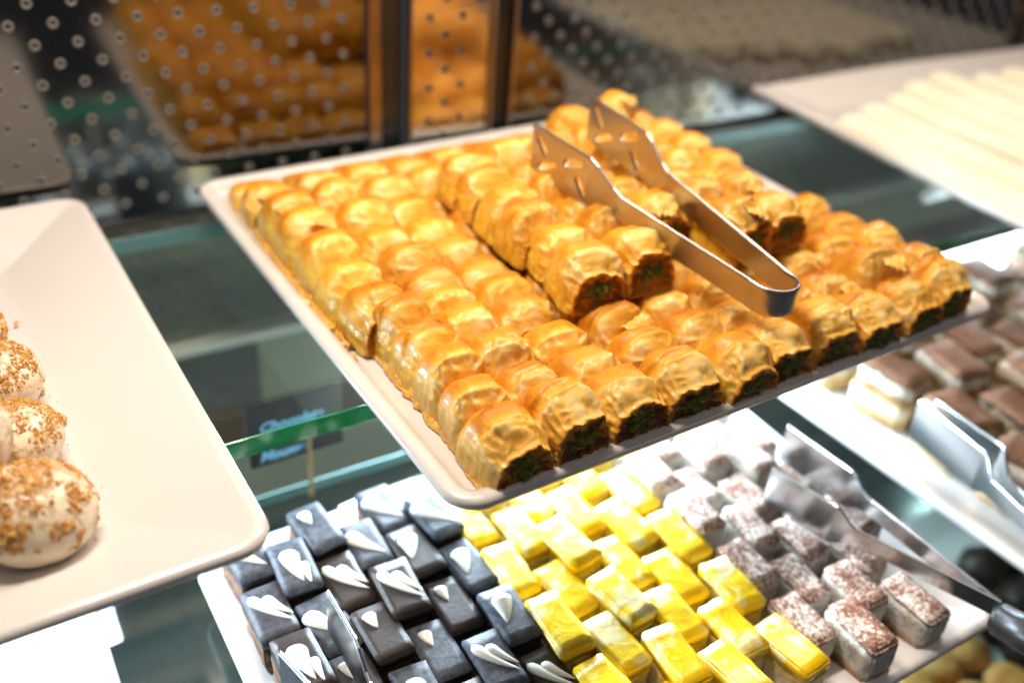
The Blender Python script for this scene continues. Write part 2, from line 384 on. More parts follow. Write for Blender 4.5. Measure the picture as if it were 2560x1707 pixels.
box('post_face', .866, .90, -.016, .010, -.126, .34, M['edge_metal'], e); box('post_core', .8605, .8655, -.004, .008, -.126, .34, M['black'], e)
# riser below the doors
r = casexf(empty('door_track')); tag(r, 'bright steel sill strip under the perforated doors', 'sill')
box('sill_strip', -.62, .90, -.012, .012, -.1345, -.1285, M['sill'], r)
r = casexf(empty('riser_panel')); tag(r, 'riser below the doors, glass reflections painted as dark grey and olive boards', 'panel')
box('grey_board', -.62, .0375, -.002, .010, -.197, -.1347, M['greyrefl'], r, 0)  # grey and olive reflections in the glass, painted here as two boards
box('olive_board', .0378, .90, -.002, .010, -.197, -.1347, M['olive'], r, 0)
r = casexf(empty('wood_rail')); tag(r, 'brown wood-grain rail low behind the glass shelf', 'rail')
box('rail_board', -.62, .90, -.008, .010, -.233, -.1972, M['walnut'], r)
box('base_board', -.62, .90, -.001, .010, -.30, -.2334, M['olive'], r, 0)
# deck at the bottom of the case
dk = casexf(box('case_deck_floor', -1.2, 1.3, -.75, .02, -.31, -.30, M['deck'], None, 0)); tag(dk, kind='structure')

def shelf(name, x0, x1, y0, y1, zt, th, emat, label):
    r = casexf(empty(name)); tag(r, label, 'glass shelf')
    obj('glass_sheet', box_me('glass_sheet', x0, x1, y0 + .0012, y1, zt - th, zt, M['glass']), r)
    box('front_edge', x0, x1, y0 - .0002, y0 + .0010, zt - th, zt, emat, r, .0003)
    box('back_edge', x0, x1, y1 + .0002, y1 + .0012, zt - th, zt, M['gedge_pale'], r, .0003)
    return r
def box_me(name, x0, x1, y0, y1, z0, z1, mt):
    bm = bmesh.new(); bmesh.ops.create_cube(bm, size=1)
    for v in bm.verts: v.co = Vector(((x0 + x1) / 2 + v.co.x * (x1 - x0), (y0 + y1) / 2 + v.co.y * (y1 - y0), (z0 + z1) / 2 + v.co.z * (z1 - z0)))
    return bm_mesh(name, bm, mt, smooth=False)
ZG = -.0335
shelf('glass_shelf', -.6, .86, -.2390, -.0130, ZG, .0108, M['gedge'], 'upper glass shelf with green front edge carrying the baklava plate')
shelf('glass_shelf', -.6, .86, -.56, -.160, -.1465, .0080, M['gedge_pale'], 'lower glass shelf under the brownie and lemon cake plate')
# made-up housings for the hidden fill lamps under the upper shelf
for (lx, ly), lab in zip(COOL_FILLS, ['under the baklava plate', 'under the crumbed ball plate', 'under the finger pastry plate']):
    r = empty('added_light_bar', (lx, ly, 0)); tag(r, 'added slim white light bar hidden below the glass shelf ' + lab, 'light', 'added cool light bars below the upper shelf')
    o = box('housing', -.145, .145, -.020, .020, .0012, .0100, M['plate_low'], r); o.location = (0, 0, -.0600); o.rotation_euler = (R(-60), 0, 0)
    box('added_light_strip', -.145, .145, -.115 - .058, -.115 + .058, -.0462, -.0444, M['plate_low'], r)
    box('clip', -.010, .010, -.010, .006, .0140 - .06, .0255 - .06, M['steel_low'], r)

# ------------------------------------------------------------------ plates
def rrect(w_, d_, o, r, nseg=8):
    x0, x1, y0, y1 = o, w_ - o, o, d_ - o; r = max(r - o, .0015)
    pts = []
    for cx, cy_, a0 in ((x1 - r, y1 - r, 0), (x0 + r, y1 - r, 90), (x0 + r, y0 + r, 180), (x1 - r, y0 + r, 270)):
        for k in range(nseg + 1):
            a = R(a0 + 90 * k / nseg); pts.append((cx + r * math.cos(a), cy_ + r * math.sin(a)))
    return pts
def plate(w_, d_, rimw, depth, loc, rot, mt, label, foot=-.0335, corner=.016):
    prof = [(.075, foot + .002), (.073, foot + .0003), (.068, foot), (.064, foot + .001), (.058, foot + .010), (.030, -.016), (.006, -.0075), (.0022, -.0066), (.0006, -.0052), (0, -.0034), (.0005, -.0016), (.0018, -.0004), (.0036, 0), (.0056, -.0004), (.009, -.0014)]
    for k in range(1, 7):
        t = k / 6.; prof.append((.009 + (rimw - .009) * t, -.0014 - (depth - .0014) * (t ** 1.0)))
    prof += [(rimw + .004, -depth - .0008), (rimw + .012, -depth - .001)]
    vs, fs = [], []; nn = None
    for o, z in prof:
        pts = rrect(w_, d_, o, corner); nn = len(pts); vs += [(x, y, z) for x, y in pts]
    for k in range(len(prof) - 1):
        for a in range(nn):
            fs.append((k * nn + a, k * nn + (a + 1) % nn, (k + 1) * nn + (a + 1) % nn, (k + 1) * nn + a))
    fs.append(tuple(range(nn))); fs.append(tuple((len(prof) - 1) * nn + a for a in range(nn)))
    o = obj('serving_plate', mesh('serving_plate', vs, fs, mt), None, loc, rot)
    tag(o, label, 'plate'); return o
plate(.36, .343, .0105, .005, (0, 0, 0), (0, 0, 0), M['plate'], 'white square plate full of golden baklava on the glass shelf')
plate(.36, .333, .052, .013, (-.4266, .0225, 0), (0, 0, R(-.4)), M['plate'], 'white square plate holding the crumb-dusted white pastry balls')
plate(.40, .345, .050, .012, (.4680, .0100, 0), (0, 0, R(-4.4)), M['plate'], 'white plate with rows of pale cream finger pastries')
ZL = -.12; LF = -.1265
plate(.366, .238, .030, .0065, (-.081, -.092, ZL), (0, 0, R(-1.2)), M['plate_low'], 'white plate of brownies, lemon cakes and cocoa-speckled cakes on the lower shelf', foot=-.0260)
plate(.36, .238, .030, .0065, (-.4885, .000, ZL), (0, 0, R(-1.2)), M['plate_low'], 'empty-looking white plate at the lower left below the pastry balls', foot=-.0260)
plate(.40, .300, .022, .0065, (.328, -.105, ZL), (0, 0, R(1.0)), M['plate_low'], 'white plate of large tiramisu pieces on the lower shelf', foot=-.0260)

# ------------------------------------------------------------------ baklava
def baklava_mesh(seed, W_, L_, H_, front):
    """one log-cut piece: arch section along x, swept along y; front (y-) end shows the filling when front=True"""
    rnd = random.Random(seed); s = rnd.random() * 50
    NS, NT = 84, 60
    px, pz = .53, .74
    V, toast, F, MI = [], [], [], []
    crease = [(rnd.uniform(.15, .85), rnd.uniform(.35, .75), rnd.uniform(-.6, .6), rnd.uniform(.5, 1.)) for _ in range(2)]
    DF = .26 if front else .42
    tilt = rnd.uniform(-.05, .05)
    def prof(a, t, k=1., extra=0.):
        ph = math.pi * a; c, sn = math.cos(ph), math.sin(ph)
        x = -W_ / 2 * math.copysign(abs(c) ** px, c); z = H_ * abs(sn) ** pz
        hz = 1 - DF * max(0, (t - .52) / .48) ** 2.2 - .30 * max(0, (.36 - t) / .36) ** 2.2
        z = z * hz * (1 + tilt * (x / W_)); x *= 1 - .11 * max(0, (t - .70) / .30) ** 2 - .09 * max(0, (.22 - t) / .22) ** 2
        y = L_ / 2 - L_ * t
        return x, y, z
    for it in range(NT + 1):
        t = it / NT
        for i in range(NS + 1):
            a = i / NS; x, y, z = prof(a, t)
            top = sstep(.25, .7, z / H_)
            mk = sstep(.40, .75, t) * (.35 + .65 * top)
            # direction outward of the section
            nx, nzv = x / (W_ / 2), max(.05, (z / H_)); ln = math.hypot(nx * .8, nzv); nx, nzv = nx * .8 / ln, nzv / ln
            wx = x + .004 * nz3((x, y, z), .012, s + 9); wy = y + .006 * nz3((x, y, z), .014, s + 3)
            rd = 1 - abs(nz3((wx, wy * .50, z * .7), .0098, s)) * 3.4
            rd2 = 1 - abs(nz3((wx * .8, wy * .8, z), .0058, s + 20)) * 3.0
            big = nz3((x, y, z), .017, s + 40)
            rd3 = 1 - abs(nz3((wx, wy * .55, z * .8), .0027, s + 31)) * 2.6
            d = .0014 * mk * max(-.55, rd) + .00055 * mk * max(-.5, rd2) + .00016 * (.2 + mk) * max(-.3, rd3) + .0017 * big * (.4 + .6 * top)
            d += .00035 * nz3((x, y * .5, z), .0022, s + 60) * (.35 + mk)
            pl = math.sin(a * 30 + 5 * nz3((x, y, z), .016, s + 50) + s); d += .00075 * sstep(.55, .88, t) * (1 - abs(pl) * 1.5) * (.4 + .6 * top) * (.5 + nz3((x, 0, z), .012, s + 77))
            # long arcing folds of the top sheet
            for cx, ct, sl, am in crease:
                q = (t - ct) - sl * (a - cx) + .07 * nz3((x, y, z), .010, s + cx * 30)
                w0 = math.exp(-((a - cx) / .22) ** 2)
                d += .0012 * am * w0 * (sstep(-.05, .0, q) - sstep(.015, .10, q)) * top
            # leafing on the side walls
            d += .0006 * (1 - top) * nz3((x * .4, y * .5, z * 3.2), .0042, s + 80)
            x += nx * d; z += nzv * d; z = max(z, 0)
            edge = .0009 * nz3((x, 0, z), .005, s + 15) * sstep(.8, 1, t)
            V.append((x, y + edge, z))
            tv = .54 + .26 * big - .34 * mk * max(0, rd) - .12 * mk
            tv += .22 * sstep(.55, .9, z / H_) * (1 - mk) - .20 * (1 - top)
            toast.append(min(1, max(0, tv)))
    for it in range(NT):
        for i in range(NS):
            b0 = it * (NS + 1) + i
            F.append((b0, b0 + 1, b0 + NS + 2, b0 + NS + 1))
            zz = (V[b0][2] + V[b0 + NS + 1][2]) / 2
            MI.append(1 if zz < H_ * (.52 + .1 * nz3(V[b0], .006, s)) and it < NT - 1 else 0)
    # end caps
    zc = H_ * .44
    def cap(it, rings, flip):
        base = [it * (NS + 1) + i for i in range(NS + 1)]; prev = base
        for sc_, dy, zsc, tv in rings:
            cur = []
            for i, bi in enumerate(base):
                x, y, z = V[bi]
                jit = .0012 * nz3((x, y, z), .004, s + 33 * sc_) + .0006 * nz3((x, y, z), .0016, s + 7 * sc_)
                V.append((x * sc_ * (1 + jit * 14), y + dy + jit, max(.0004, zc + (z - zc) * zsc * (1 + jit * 22))))
                toast.append(tv + .25 * nz3((x, y, z), .005, s + 70 + sc_)); cur.append(len(V) - 1)
            for i in range(NS):
                F.append((prev[i], prev[i + 1], cur[i + 1], cur[i])); MI.append(0)
            F.append((prev[0], cur[0], cur[NS], prev[NS])); MI.append(0)
            prev = cur
        F.append(tuple(prev)); MI.append(0)
    if front:
        cap(NT, [(.985, -.0016, .98, .48), (.965, -.0025, .945, .66), (.925, -.0024, .89, .80), (.87, -.0020, .81, .88), (.78, -.0018, .71, .96), (.5, -.0012, .45, 1.0)], 0)
    else:
        cap(NT, [(.98, -.0010, .96, .5), (.93, -.0006, .88, .66), (.86, .0012, .74, .85), (.70, .0034, .5, .95), (.4, .004, .2, 1.)], 0)
    cap(0, [(.94, .0010, .92, .6), (.75, .0012, .7, .6), (.3, .0012, .3, .6)], 1)
    me = mesh('filo_shell', V, F, [M['filo'], M['side']], MI)
    atr = me.attributes.new('toast', 'FLOAT', 'POINT'); atr.data.foreach_set('value', toast)
    return me
def filling_mesh(seed, W_, L_, H_):
    s = seed * 3.1; V, F = [], []; NR, NA = 9, 40
    for k in range(NR + 1):
        q = k / NR
        for a in range(NA):
            an = 2 * math.pi * a / NA
            r = q * (1 + .22 * nz3((math.cos(an), math.sin(an), 0), .6, s))
            x = W_ * .30 * r * math.copysign(abs(math.cos(an)) ** .8, math.cos(an)); z = H_ * .40 + H_ * .24 * r * math.sin(an)
            y = -L_ / 2 - .0024 + .0032 * q ** 4 + .0026 * nz3((x, 0, z), .0034, s) + .0014 * nz3((x, 0, z), .0014, s + 4)
            V.append((x, y, z))
    for k in range(NR):
        for a in range(NA):
            F.append((k * NA + a, k * NA + (a + 1) % NA, (k + 1) * NA + (a + 1) % NA, (k + 1) * NA + a))
    return mesh('pistachio_filling', V, F, M['pist'])
BW, BL, BH = .0322, .0262, .0290
INNER = [baklava_mesh(100 + k, BW, BL * .985, BH, False) for k in range(16)]
FRONT = [baklava_mesh(300 + k, BW, BL * 1.08, BH, True) for k in range(9)]
FILL = [filling_mesh(k, BW, BL * 1.08, BH) for k in range(8)]
# ragged loose flake of pastry
def flake_mesh(seed, sx, sy):
    s = seed * 5.7; V, F = [], []; n1, n2 = 12, 8
    for j in range(n2 + 1):
        for i in range(n1 + 1):
            u, v = i / n1 - .5, j / n2
            x = u * sx * (1 - .35 * v + .18 * nz3((u, v, 0), .3, s)); y = -v * sy * (1 + .35 * nz3((u * 2, 0, 0), .35, s + 3))
            z = .0022 * nz3((u, v, 0), .35, s + 8) - .45 * sy * v * v + .0006 * math.sin(u * 22 + s)
            V.append((x, y, z))
    for j in range(n2):
        for i in range(n1): a = j * (n1 + 1) + i; F.append((a, a + 1, a + n1 + 2, a + n1 + 1))
    me = mesh('filo_flake', V, F, M['filo'])
    atr = me.attributes.new('toast', 'FLOAT', 'POINT'); atr.data.foreach_set('value', [.34] * len(V))
    return me
FLAKE = [flake_mesh(k, .016, .008) for k in range(5)]
def baklava(x, y, z, label, group, front=False, sc=1., wid=1., rz=0., tilt=0., flake=False, ln=1.):
    r = empty('baklava_piece', (x, y, z), (R(tilt), R(random.uniform(-4, 4)), R(rz + random.uniform(-5, 5))))
    r.scale = (wid * sc, ln * sc, sc * random.uniform(.88, 1.12)); tag(r, label, 'baklava', group)
    if front:
        k = random.randrange(9); obj('filo_shell', FRONT[k], r); obj('pistachio_filling', FILL[random.randrange(8)], r)
    else:
        obj('filo_shell', INNER[random.randrange(16)], r)
    if flake:
        f = obj('filo_flake', FLAKE[random.randrange(5)], r, (random.uniform(-.006, .006), -.0085, BH * .93), (R(random.uniform(-25, 5)), R(random.uniform(-14, 14)), R(random.uniform(-30, 30))))
    global LASTB; LASTB = r
    return r
ORD = ['first', 'second', 'third', 'fourth', 'fifth', 'sixth', 'seventh', 'eighth', 'ninth', 'tenth']
COLX = [.0335, .0640, .0955, .1295, .1630, .1935, .2260, .2585, .2905, .3210]
ROWY = [.0203, .0430, .0690, .0950, .1200]
ZB = -.0052
ROWN = ['front row', 'second row from the front', 'third row from the front', 'fourth row from the front', 'fifth row from the front']
for j, y in enumerate(ROWY):
    for i, x in enumerate(COLX):
        if j == 4 and i not in (0, 1, 2, 3, 8, 9): continue
        if j == 3 and i in (6,): pass
        lab = 'baklava at the front rim with green pistachio end, %s from the left' % ORD[i] if j == 0 else 'golden baklava, %s from the left in the %s' % (ORD[i], ROWN[j])
        wid = ((COLX[min(9, i + 1)] - COLX[max(0, i - 1)]) / (2 if 0 < i < 9 else 1)) / .0322
        big = 1.12 if i > 7 and 0 < j < 4 else 1.04 if j == 0 else 1.
        if i == 0 and j > 0: x = .0368; wid *= .92
        xo = x + (-.010 if j > 0 and i > 0 and i < 9 else -.004) * (0 if j < 1 else 1) * .35 - (.0045 if i == 9 else 0)
        baklava(xo + random.uniform(-.0013, .0013), y + random.uniform(-.0018, .0018) - (.006 if i == 9 and j > 0 else 0), ZB, lab, 'baklava pieces in the front block', front=(j == 0), wid=min(1.12, wid * 1.015), sc=big, flake=(random.random() < .14 and j > 0), tilt=random.uniform(-5, 5))
# back block, shifted a little to the left
BCOL = [.0295, .0610, .0915, .1210, .1530, .1850, .2170, .2490, .2810, .3120]; BROW = [.1380, .1665, .1950, .2240, .2530, .2825]
BN = ['touching the front block', 'second behind the step', 'third behind the step', 'fourth behind the step', 'second from the back rim', 'along the back rim']
for i, x in enumerate(BCOL):
    for j, y in enumerate(BROW):
        if i == 3 and j < 1 or i > 3 and j < 4 and i < 7 or i > 7 and j < 2: continue
        fr = (i == 0 and j == 0)
        lab = 'baklava showing green filling where the rear block steps left' if fr else '%s baklava, %s column from the left, %s' % ('rear block' if i < 4 else 'bottom layer', ORD[i], BN[j])
        baklava(x + random.uniform(-.001, .001) + (.0015 if i else 0), y + random.uniform(-.001, .001), ZB, lab, 'baklava pieces in the rear left block', front=fr, flake=random.random() < .2, tilt=random.uniform(-3, 3) - (5 if j == 5 else 0), sc=1.0, ln=1.08)
        if j == 5: LASTB.scale.z *= .80
# low unseen pieces added along the back rim to fill its mirror reflection
for i, x in enumerate([.031, .064, .098, .131, .164, .197, .230, .263, .296]):
    r = baklava(x + random.uniform(-.003, .003), .3105, ZB, 'unseen low baklava filler added along the back rim, %s from the left' % ORD[i], 'added low baklava fillers for the back reflection')
    r.scale.z = .38
# second layer
Z2 = ZB + .0255
L2 = []
XS = [.1245, .1548, .1855, .2165, .2475]
YS = [.0900, .1150, .1400, .1650, .1900, .2130, .2360, .2560]
for i, x in enumerate(XS):
    for j, y in enumerate(YS):
        if i == 2 and j == 0: continue
        if j > (5 if i < 3 else 6): continue
        col = ['left column', 'second column', 'middle column under the tongs', 'fourth column', 'right column'][i]
        fr = j == 0 or (i == 2 and j == 1)
        lab = 'upper-layer baklava, ' + ORD[j] + ' from the front in the ' + col
        dz = .004 * (1 if i > 2 and j in (0, 1) else 0) + (.003 if j > 5 and i > 2 else 0)
        baklava(x + random.uniform(-.002, .002), y + random.uniform(-.002, .002) - (.004 if i > 2 and j == 0 else 0), Z2 + dz, lab, 'baklava pieces in the upper layer', front=fr, sc=1.02 if fr else random.uniform(.94, 1.0), rz=random.uniform(-7, 7), tilt=random.uniform(-5, 5), flake=random.random() < .18)
baklava(.2570, .2440, Z2 + .010, 'baklava piece lying on top at the back right of the stack', None, rz=35, sc=.9, flake=True)
# syrup and crumbs oozing along the left foot of the pastry
def ooze(name, pts, wid, hgt, seed, mk='syrup'):
    V, F = [], []; nc = 8; N = 0; rows = []
    path = []
    for k in range(len(pts) - 1):
        a, b_ = Vector(pts[k]), Vector(pts[k + 1]); st = max(2, int((b_ - a).length / .0014))
        path += [a.lerp(b_, q / st) for q in range(st)]
    path.append(Vector(pts[-1]))
    for k, p_ in enumerate(path):
        d = (path[min(k + 1, len(path) - 1)] - path[max(k - 1, 0)]).normalized(); nr = Vector((-d.y, d.x))
        ww = wid * (.55 + .75 * abs(nz3((p_.x, p_.y, 0), .009, seed)) + .5 * nz3((p_.x, p_.y, 0), .003, seed + 3))
        row = []
        for c in range(nc + 1):
            u = c / nc * 2 - 1; q = p_ + nr * u * ww
            h = hgt * max(0, 1 - u * u) * (.7 + .8 * nz3((q.x, q.y, 0), .0028, seed + 5)) * (.8 + .6 * nz3((q.x, q.y, 0), .0012, seed + 9))
            row.append(len(V)); V.append((q.x, q.y, ZB - .001 + max(0, h) + .0012))
        rows.append(row)
    for a, b_ in zip(rows, rows[1:]):
        for c in range(nc): F.append((a[c], a[c + 1], b_[c + 1], b_[c]))
    return obj(name, mesh(name, V, F, M[mk]))
o = ooze('syrup_pool', [(.0230, .0060), (.06, .0052), (.10, .0055), (.14, .0048), (.18, .0052), (.22, .0048), (.26, .0052), (.30, .0050), (.322, .0052)], .0036, .0085, 23, 'amber')
tag(o, 'dark amber syrup soaking the foot of the front baklava row', 'syrup')
o = ooze('syrup_drip', [(.0195, .0100), (.0190, .020), (.0210, .035), (.0215, .060), (.0215, .085), (.0220, .110), (.0225, .128)], .0030, .0050, 3)
tag(o, 'grainy golden syrup oozing along the left foot of the front baklava block', 'syrup')
o = ooze('syrup_drip', [(.0125, .130), (.0125, .160), (.0125, .190), (.0130, .220), (.0135, .255), (.0150, .275)], .0028, .0050, 13)
tag(o, 'syrup and pastry bits along the left foot of the rear baklava block', 'syrup')
def crumb_me(seed, r):
    bm = bmesh.new(); bmesh.ops.create_icosphere(bm, subdivisions=3, radius=r)
    for v in bm.verts: v.co *= 1 + .35 * nz3(v.co, r * .8, seed) + .2 * nz3(v.co, r * .3, seed + 5)
    return bm_mesh('crumb', bm, M['crumb'])
for k, (x, y, r_, mt_) in enumerate([(.0075, .1335, .0026, 'syrup'), (.0080, .178, .0030, 'syrup'), (.010, .122, .0016, 'syrup'), (.0115, .150, .0015, 'syrup')]):
    me = crumb_me(40 + k, r_); me.materials[0] = M['filo' if k < 2 else 'syrup']
    o = obj('pastry_crumb', me, None, (x, y, -.0025), (0, 0, k), (1.3, 1, .45)); tag(o, ['flat golden pastry crumb on the plate rim beside the step', 'flat golden pastry crumb on the left rim beside the rear block', 'tiny syrupy crumb on the plate in front of the step', 'tiny syrupy crumb against the rear block'][k], 'crumb', 'pastry crumbs on the baklava plate')

# ------------------------------------------------------------------ baklava tongs (a steel strip bent to a U, standing on its edge)
def strip(pts, th):
    """pts: (x, y, zb, zt). A solid strip of thickness th along the path, its long edges rounded."""
    V, F = [], []; n_ = len(pts); NZ = 6
    h = th / 2
    for k, (x, y, zb, zt) in enumerate(pts):
        a, b_ = pts[max(0, k - 1)], pts[min(n_ - 1, k + 1)]
        d = Vector((b_[0] - a[0], b_[1] - a[1])).normalized(); nr = Vector((-d.y, d.x))
        sec = [(h, zb + h + (zt - zb - th) * q / NZ) for q in range(NZ + 1)]
        sec += [(h * math.cos(R(a_)), zt - h + h * math.sin(R(a_))) for a_ in (40, 75, 105, 140)]
        sec += [(-h, zb + h + (zt - zb - th) * q / NZ) for q in range(NZ, -1, -1)]
        sec += [(h * math.cos(R(a_)), zb + h + h * math.sin(R(a_))) for a_ in (220, 255, 285, 320)]
        for o_, z in sec: V.append((x + nr.x * o_, y + nr.y * o_, z))
    S_ = len(sec)
    for k in range(n_ - 1):
        for q in range(S_):
            F.append((k * S_ + q, k * S_ + (q + 1) % S_, (k + 1) * S_ + (q + 1) % S_, (k + 1) * S_ + q))
    F.append(tuple(range(S_))); F.append(tuple((n_ - 1) * S_ + q for q in range(S_)))
    return V, F
def dense(pts, step=.0025):
    out = []
    for k in range(len(pts) - 1):
        a, b_ = Vector(pts[k]), Vector(pts[k + 1]); st = max(1, int(round((b_ - a).length / step)))
        out += [tuple(a.lerp(b_, q / st)) for q in range(st)]
    out.append(tuple(pts[-1])); return out
def cut(o, cutters):
    for c in cutters:
        md = o.modifiers.new('slot', 'BOOLEAN'); md.operation = 'DIFFERENCE'; md.object = c; md.solver = 'EXACT'
    dg = bpy.context.evaluated_depsgraph_get(); me = bpy.data.meshes.new_from_object(o.evaluated_get(dg))
    o.modifiers.clear(); o.data = me
    for c in cutters:
        cm = c.data; bpy.data.objects.remove(c); bpy.data.meshes.remove(cm)
def blade_arm(tip, neck0, neck1, base, blade_h, arm_h, name, parent):
    """tip..neck0 full-height blade, neck0..neck1 taper, neck1..base narrow arm; each (x, y, z_bottom)"""
    t, n0, n1, b_ = tip, neck0, neck1, base
    pts = [(t[0], t[1], t[2], t[2] + blade_h), (n0[0], n0[1], n0[2], n0[2] + blade_h)]
    for q in (.25, .5, .75):
        w0 = q * q * (3 - 2 * q); p_ = Vector(n0).lerp(Vector(n1), q); hh = blade_h + (arm_h - blade_h) * w0
        mid = (n0[2] + blade_h / 2) * (1 - q) + (n1[2] + arm_h / 2) * q
        pts.append((p_.x, p_.y, mid - hh / 2, mid + hh / 2))
    pts += [(n1[0], n1[1], n1[2], n1[2] + arm_h), (b_[0], b_[1], b_[2], b_[2] + arm_h)]
    return pts
TH = .0019
TB = (.18, .02, .03)
tongs = empty('serving_tongs', TB); tag(tongs, 'slotted stainless steel tongs resting across the baklava', 'tongs')
LTIP, LN0, LN1, LB = (.1485, .1800, .0485), (.1505, .1290, .0470), (.1545, .1060, .0470), (.1780, .0290, .0310)
RTIP, RN0, RN1, RB = (.1985, .1950, .0520), (.1960, .1400, .0500), (.1950, .1170, .0490), (.2010, .0290, .0310)
la = blade_arm(LTIP, LN0, LN1, LB, .0275, .0145, 'arm', tongs); ra = blade_arm(RTIP, RN0, RN1, RB, .0275, .0145, 'arm', tongs)
loop = []
cxl, cyl, rl = (LB[0] + RB[0]) / 2, .0265, (RB[0] - LB[0]) / 2
for k in range(0, 21):
    an = math.pi + math.pi * k / 20
    loop.append((cxl + rl * math.cos(an), cyl + rl * math.sin(an), .0307, .0456))
path = dense(la)[:-1] + loop + dense(ra)[::-1][1:]
V, F = strip(path, TH)
whole = obj('tong_strip', mesh('tong_strip', [(x - TB[0], y - TB[1], z - TB[2]) for x, y, z in V], F, M['steel'], smooth=False))
cs = []
for pts in (la, ra):
    for (fx, fz, ln, wd, ang) in [(.18, .64, .0150, .0046, R(48)), (.30, .27, .0195, .0052, R(-22)), (.74, .68, .0195, .0052, R(-22)), (.88, .30, .0150, .0046, R(48))]:
        a, b_ = Vector(pts[0]), Vector(pts[1]); p_ = a.lerp(b_, fx); d = Vector((b_.x - a.x, b_.y - a.y, 0)).normalized()
        bm = bmesh.new(); bmesh.ops.create_cube(bm, size=1)
        for v in bm.verts: v.co = Vector((v.co.x * ln, v.co.y * .012, v.co.z * wd))
        bmesh.ops.bevel(bm, geom=[e_ for e_ in bm.edges if abs((e_.verts[0].co - e_.verts[1].co).y) > .01], offset=wd * .42, segments=3, affect='EDGES')
        c = obj('slot', bm_mesh('slot', bm, M['steel'], False)); up = Vector((0, 0, 1)); side = up.cross(d)
        c.matrix_world = Matrix.Translation(Vector((p_.x, p_.y, p_.z + fz * (p_.w - p_.z))) - Vector(TB)) @ Matrix((d, side, up)).transposed().to_4x4() @ Matrix.Rotation(ang, 4, 'Y')
        cs.append(c)
bpy.context.view_layer.update(); cut(whole, cs)
def part_of(name, test):
    bm = bmesh.new(); bm.from_mesh(whole.data)
    bmesh.ops.delete(bm, geom=[f for f in bm.faces if not test(f.calc_center_median())], context='FACES')
    return obj(name, bm_mesh(name, bm, M['steel'], smooth=False), tongs)
part_of('slotted_arm', lambda c: c.y > .009 and c.x < .0098); part_of('slotted_arm', lambda c: c.y > .009 and c.x >= .0098)
o = part_of('spring_bend', lambda c: c.y <= .009); o.data.polygons.foreach_set('use_smooth', [True] * len(o.data.polygons))
wm = whole.data; bpy.data.objects.remove(whole); bpy.data.meshes.remove(wm)

# ------------------------------------------------------------------ crumb-dusted balls on the left plate
def ball_me(seed):
    bm = bmesh.new(); bmesh.ops.create_icosphere(bm, subdivisions=6, radius=.021)
    for v in bm.verts:
        q = v.co.copy(); f = .76 if q.z > 0 else .80
        v.co.z *= f; 
        k = 1 + .03 * nz3(q, .018, seed)
        msk = sstep(.5, .62, nz3(q, .010, seed + 4) * .5 + .5 + q.z * 9) 
        k += .004 * nz3(q, .004, seed + 8)
        v.co *= k
    return bm_mesh('pastry_ball', bm, M['ball'])
def crumb_topping(seed, dens):
    rnd = random.Random(seed); V, F = [], []; tries = made = 0
    ph = (1 + 5 ** .5) / 2
    IV = [Vector(v).normalized() for v in ((-1, ph, 0), (1, ph, 0), (-1, -ph, 0), (1, -ph, 0), (0, -1, ph), (0, 1, ph), (0, -1, -ph), (0, 1, -ph), (ph, 0, -1), (ph, 0, 1), (-ph, 0, -1), (-ph, 0, 1))]
    IF = ((0, 11, 5), (0, 5, 1), (0, 1, 7), (0, 7, 10), (0, 10, 11), (1, 5, 9), (5, 11, 4), (11, 10, 2), (10, 7, 6), (7, 1, 8), (3, 9, 4), (3, 4, 2), (3, 2, 6), (3, 6, 8), (3, 8, 9), (4, 9, 5), (2, 4, 11), (6, 2, 10), (8, 6, 7), (9, 8, 1))
    while made < 2600 * dens and tries < 40000:
        tries += 1
        u = Vector((rnd.gauss(0, 1), rnd.gauss(0, 1), rnd.gauss(0, 1))).normalized()
        msk = nz3(u, .34, seed + 4) * 1.3 + nz3(u, .13, seed + 9) * .7 + u.z * .9 + rnd.uniform(-.22, .22)
        if msk < (.50 if dens < 1.2 else -.3): continue
        r_ = rnd.choice([.00018, .00024, .0003, .0003, .0004, .0006]) * rnd.uniform(.7, 1.3); made += 1
        if rnd.random() < .02: r_ = .0010
        p_ = Vector((u.x * .0211, u.y * .0211, u.z * .0211 * .765)); b0 = len(V)
        for v in IV: V.append(tuple(p_ + v * r_ * rnd.uniform(.6, 1.35)))
        F += [(a + b0, b_ + b0, c + b0) for a, b_, c in IF]
    me = bpy.data.meshes.new('crumb_topping'); me.from_pydata(V, [], F); me.materials.append(M['crumb']); return me
for k, (x, y, z, s_, lab) in enumerate([
        (-.1430, .0730, .0035, 1.07, 'white glazed ball thick with orange crumbs, nearest the front rim of its plate'),
        (-.1420, .1240, .0020, .94, 'pale glazed ball with crumbs on its lower side, behind the front crumbed ball'),
        (-.1430, .1680, .0030, 1.02, 'glazed ball with loose crumb patches, third back from the front rim'),
        (-.1500, .2130, .0030, .98, 'fully crumb-coated ball at the back, cut by the picture edge'),
        (-.1600, .1020, .0230, .92, 'smooth bare glazed ball resting on top of the crumbed balls')]):
    o = obj('pastry_ball', ball_me(k * 7 + 2), None, (x, y, z), (R(random.uniform(-8, 8)), R(8 if k != 4 else 70), k * 1.3), (s_,) * 3)
    if k != 4: obj('crumb_topping', crumb_topping(k * 5 + 1, 1.3 if k == 3 else 1.), o)
    tag(o, lab, 'pastry ball', 'crumb-dusted balls on the left plate')
